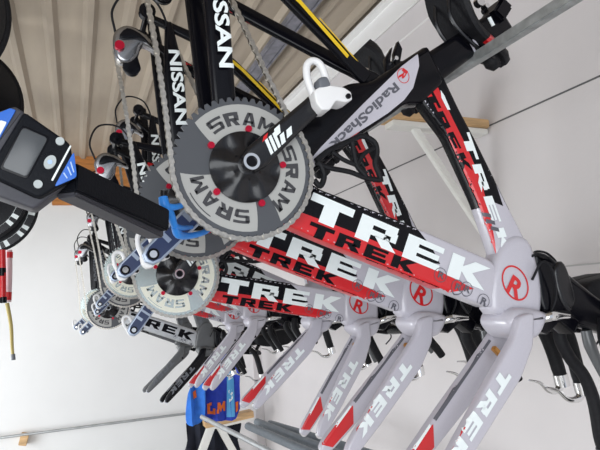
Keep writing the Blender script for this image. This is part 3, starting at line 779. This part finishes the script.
def copy_tree(o, parent=None):
    if o.name.split('.')[0] == 'shift_lever': return None
    c = o.copy(); COL.objects.link(c)
    if o.name.split('.')[0] == 'aero_extension': c.data = EXT_SHORT[0 if o.data.vertices[0].co.y > 0 else 1]
    if parent: c.parent = parent
    for ch in list(o.children): copy_tree(ch, c)
    return c
def remap(root, mp):
    for ch in root.children:
        remap(ch, mp)
        for sl in ch.material_slots:
            if sl.material and sl.material.name in mp.get(ch.name.split('.')[0], mp.get('*', {})):
                m = mp.get(ch.name.split('.')[0], mp.get('*'))[sl.material.name]
                sl.link = 'OBJECT'; sl.material = m
def place(bb_px, bb_Y, ang, label):
    o = copy_tree(proto); o.location = P(bb_px[0], bb_px[1], bb_Y); o.rotation_euler = (0, -math.radians(ang), 0); o['label'] = label; return o
def place_head(px, Y, ang, label):
    """stand the bicycle so that its head badge is at the given point"""
    v = P(*px, Y); a = math.radians(ang); hx, hz = L(516, 285)
    o = copy_tree(proto); o.location = (v.x - (hx * math.cos(a) - hz * math.sin(a)), Y, v.z - (hx * math.sin(a) + hz * math.cos(a)))
    o.rotation_euler = (0, -a, 0); o['label'] = label; return o
b2 = place_head((424, 293), 1.154, 0.0, 'second silver, red and black time trial bicycle from the front, just behind the nearest')
b3 = place_head((362, 303), 1.58, 10.0, 'silver time trial bicycle with the bright silver chainring, third in the row')
b4 = place_head((321, 302), 1.80, -3.0, 'fourth time trial bicycle, its fork alone between the third bicycle and the blue jersey')
b5 = place_head((257, 306), 2.50, 3, 'fifth time trial bicycle, badge just right of the silver chainring, fork above the blue jersey')
b6 = place_head((237, 313), 2.86, 3, 'sixth time trial bicycle, badge half hidden by the silver chainring')
b7 = place_head((207, 338), 3.30, 0, 'dark grey time trial bicycle with the black fork, low at the left of the row')
b8 = place((102, 306), 3.75, -2, 'farthest bicycle at the left end of the row with a small silver chainring')
proto['label'] = 'nearest time trial bicycle, with the biggest grey lettered chainring and a silver seat tube panel'
for b in (b7, b8):
    bpy.context.view_layer.update()
    sd_ = Vector((*L(478, 40), 0)); a = -b.rotation_euler.y
    top_ = Vector((q0.x - b.location.x, 0, q0.z - b.location.z)); top_ = Vector((top_.x * math.cos(a) + top_.z * math.sin(a), 0, -top_.x * math.sin(a) + top_.z * math.cos(a)))
    mk('hanging_strap', sweep([(sd_.x, 0, sd_.y), top_], .006, 8), M_rubber, b, True)
sil = {'dark_grey_chainring': M_silverring, 'light_grey_chainring_panel': M_cream, 'chainring_lettering': M_silverring}
for b in (b3, b8, b5): remap(b, {'chainring': sil})
dk = {'silver_white_paint': M_dkalu, 'racing_red_paint': M_dkalu, 'white_lettering': M_greyp}
remap(b7, {'*': dk, 'fork_blade': {'silver_white_paint': M_black, 'racing_red_paint': M_black, 'white_lettering': M_greyp}, 'down_tube': {'silver_white_paint': M_alu, 'racing_red_paint': M_alu, 'gloss_black_paint': M_alu, 'white_lettering': M_black}})
remap(b8, {'*': dk})

# ================================================================== the digital hanging scale
YS = .62
e = empty('digital_scale', P(60, 180, YS))
def lo(v): return Vector(v) - e.location
def plate(pts, ya, th, name, m, bev=.002, parent=e, ybs=None):
    """a flat slab facing the camera; pts in the picture, ya the depth of its face"""
    q_ = [P(a, b, ya) for a, b in pts]
    bm = slab(chamfer_poly([(p.x, p.z) for p in q_], .12, .004), th / 2, bev, yc=ya + th / 2)
    for v in bm.verts: v.co -= e.location
    return mk(name, bm, m, parent, True)
case = plate([(24, 111), (70, 143), (76, 176), (39, 198), (-14, 173), (-8, 162)], YS, .034, 'scale_case', M_scaleb, .003)
plate([(23, 127), (48, 138), (27, 177), (2, 167)], YS - .0012, .003, 'screen', M_screen, .0005)
plate([(22.2, 124.5), (50.5, 137), (27.6, 179.5), (-1, 168.5)], YS - .0006, .003, 'screen_frame', M_black, .0005)
for (x, y, r_) in ((60, 141, .0042), (38, 184, .0042)):
    q_ = P(x, y, YS - .0025) - e.location; mk('button', disc((q_.x, q_.z), r_, q_.y, q_.y + .003, 20), M_button, e, True)
q_ = P(50, 162, YS - .0025) - e.location
bm = disc((0, 0), 1, q_.y, q_.y + .003, 24)
for v in bm.verts:
    a = .5; u, w = v.co.x * .0052, v.co.z * .0075; v.co.x = q_.x + u * math.cos(a) + w * math.sin(a); v.co.z = q_.z - u * math.sin(a) + w * math.cos(a)
bt = mk('button', bm, M_button, e, True)
mk('button_mark', disc((q_.x, q_.z), .0022, q_.y - .0005, q_.y, 14), M_labtext, bt, True)
plate([(70, 145), (71.5, 146), (53, 181), (51, 180)], YS - .001, .002, 'white_stripe', M_white, .0003)
lab = plate([(74, 151), (77, 177), (54, 187)], YS - .001, .002, 'blue_label', M_bluelab, .0003)
for i, (a, b, c, d) in enumerate(((70, 162, 74.5, 172), (67, 167, 72, 175), (63, 173, 68, 178))):
    plate([(a, b), (a + 1.2, b - .8), (c, d), (c - 1.2, d + .6)], YS - .0016, .001, 'label_print', M_labtext, .0002, parent=lab)
# slanted left end cap with the blue and white sticker
plate([(25, 112), (15, 106), (-4, 112), (-30, 156), (-28, 176), (-10, 176)], YS + .004, .028, 'end_cap', M_scaleg, .003)
lb2 = plate([(16, 110), (10, 108), (-4, 114), (-20, 142), (-8, 152)], YS + .0025, .002, 'side_sticker', M_bluelab, .0004)
plate([(7, 122), (0, 120), (-12, 142), (-7, 148)], YS + .0018, .001, 'sticker_print', M_white, .0002, parent=lb2)
# underside wedge of the case
plate([(-26, 166), (39, 197), (76, 176), (72, 180), (34, 209), (-36, 184)], YS + .012, .034, 'case_underside', M_scaleg, .003)
# the square arm
a1 = P(66, 178, YS + .02); b1_ = P(161, 221, .80)
q_ = beam(lo(a1), lo(b1_), .026, .030, .002)
mk('arm', q_, M_scaleb, e, True)
q2 = beam(lo(P(66, 190, YS + .024)), lo(P(156, 233, .81)), .024, .016, .002)
mk('arm_underside', q2, M_scaleg, e, True)
def tubeY(pts, r, name, m, parent, n=5, seg=10):
    return mk(name, sweep([P(*p) - e.location for p in pts], r, seg, n), m, parent, True)
tubeY([(157, 222, .80), (164, 218, .81), (168, 212, .82)], .0035, 'hook_eye', M_chrome, e)
hk = tubeY([(163, 197, .81), (165, 206, .81), (170, 214, .82), (174, 224, .83), (178, 234, .85), (188, 236, .87), (202, 233, .89), (212, 228, .91)], [.0065, .0075, .0065, .005, .0065, .005, .0045, .004], 'hook', M_blue, e)
tubeY([(166, 207, .81), (176, 207, .82), (188, 203, .85)], [.006, .0045, .004], 'hook_tongue', M_blue, hk)
tubeY([(174, 226, .83), (182, 228, .85), (192, 227, .88)], [.005, .004, .003], 'hook_rib', M_blue, hk)
tubeY([(164, 190, .808), (164, 196, .81)], .0055, 'hook_knob', M_black, hk, n=2)
tag(e, 'black digital hanging scale with blue hook on a crank arm', 'scale')

# ================================================================== wheels at the left edge
def wheel(px, rpx, label, tilt=0.0, yaw=0.0, printed=True):
    k_ = (P(px[0] + 5, px[1] + 5, 1.0) - P(px[0] - 5, px[1] - 5, 1.0)).length / 14.14      # metres per pixel at 1 m
    Y = .34 / (rpx * k_)
    R_ = .335; e_ = empty('bicycle_wheel', P(*px, Y))
    bm = sweep([(R_ * math.cos(2 * math.pi * k / 64), 0, R_ * math.sin(2 * math.pi * k / 64)) for k in range(65)], .0115, 10)
    mk('tyre', bm, M_rubber, e_, True)
    bm = bmesh.new(); seg = 72; rg = []
    for r_, y_ in ((R_ - .008, -.010), (R_ - .05, -.011), (R_ - .058, -.003), (R_ - .058, .003), (R_ - .05, .011), (R_ - .008, .010)):
        rg.append([bm.verts.new((r_ * math.cos(2 * math.pi * k / seg), y_, r_ * math.sin(2 * math.pi * k / seg))) for k in range(seg)])
    for j in range(6):
        a, b = rg[j], rg[(j + 1) % 6]
        for k in range(seg):
            f = bm.faces.new((a[k], a[(k + 1) % seg], b[(k + 1) % seg], b[k]))
            if printed and j == 0 and (k % 6) in (0, 1, 2, 4): f.material_index = 1
            if not printed: f.material_index = 1
    if not printed:
        bm = disc((0, 0), R_ - .008, -.011, .011, 72)
        for f in bm.faces: f.material_index = 1
    if printed: disc((0, 0), R_ - .052, -.009, .009, 72, mi=1, inner=R_ - .22, bm=bm)
    rm = mk('rim', bm, [M_white, M_carbon], e_, True)
    if printed: bm = bmesh.new()
    for k in range(20 if printed else 0):
        a = 2 * math.pi * k / 20; s = 1 if k % 2 else -1
        sweep([(.02 * math.cos(a + .5 * s), .03 * s, .02 * math.sin(a + .5 * s)), ((R_ - .056) * math.cos(a), 0, (R_ - .056) * math.sin(a))], .0011, 5, bm=bm)
    if printed: mk('spokes', bm, M_black, e_)
    mk('hub', join(disc((0, 0), .012, -.045, .045, 20), join(disc((0, 0), .022, -.034, -.028, 24), disc((0, 0), .022, .028, .034, 24))), M_chrome, e_, True)
    e_.rotation_euler = (tilt, 0, yaw)
    tag(e_, label, 'wheel', 'bicycle wheels hanging at the left'); return e_
wheel((-91, 8), 100, 'topmost black bicycle wheel cut by the upper left edge', printed=False)
wheel((-50, 103), 71, 'black bicycle wheel behind the scale display at the left edge', printed=False)
wheel((-17, 204), 53, 'bicycle wheel with white printed rim below the scale display, the farther of two')
wheel((-29, 192), 55, 'nearer printed rim wheel at the left edge, below the scale display')
# rail that carries the wheels
q_ = P(-60, -60, 2.4)
o = mk('wheel_rail', sweep([(q_.x, 1.2, q_.z + .2), (q_.x, 4.4, q_.z + .2)], .014, 10), M_alu, smooth=True); tag(o, 'metal rail above the wheels, outside the left edge', 'rail')

# things hanging below the wheels
def hang(name, label, cat, Y, pts, r, m, extra=()):
    e_ = empty(name, P(*pts[0], Y))
    mk('shaft', sweep([P(a, b, Y) - e_.location for a, b in pts], r, 10, 3), m, e_, True)
    for nm, pp, rr_, mm in extra: mk(nm, sweep([P(a, b, Y) - e_.location for a, b in pp], rr_, 10, 3), mm, e_, True)
    tag(e_, label, cat)
hang('frame_pump', 'red and black tube hanging at the left edge under the wheels', 'tube', 3.2, [(2, 250), (2.5, 275), (2.5, 298)], .017, M_red,
     [('band', [(2.2, 268), (2.2, 276)], .018, M_black), ('cap', [(3, 297), (3, 303)], .018, M_black)])
hang('striped_tube', 'pinkish white tube with red ends at the left edge, beside the red one', 'tube', 3.3, [(9, 250), (9, 275), (8, 302)], .016, M_pinkw,
     [('end_ring', [(9.5, 252), (9.3, 258)], .017, M_red), ('end_ring', [(8.4, 292), (8, 300)], .017, M_red)])
hang('yellow_strap', 'thin yellow strap dangling below the red and white tubes', 'strap', 3.25, [(7, 303), (11, 325), (12, 345), (13, 356)], [.010, .009, .008, .007], mat('dull_yellow', (0.45, 0.36, 0.12), .6),
     [('end_clip', [(13, 354), (13.5, 360)], .010, M_greyp)])
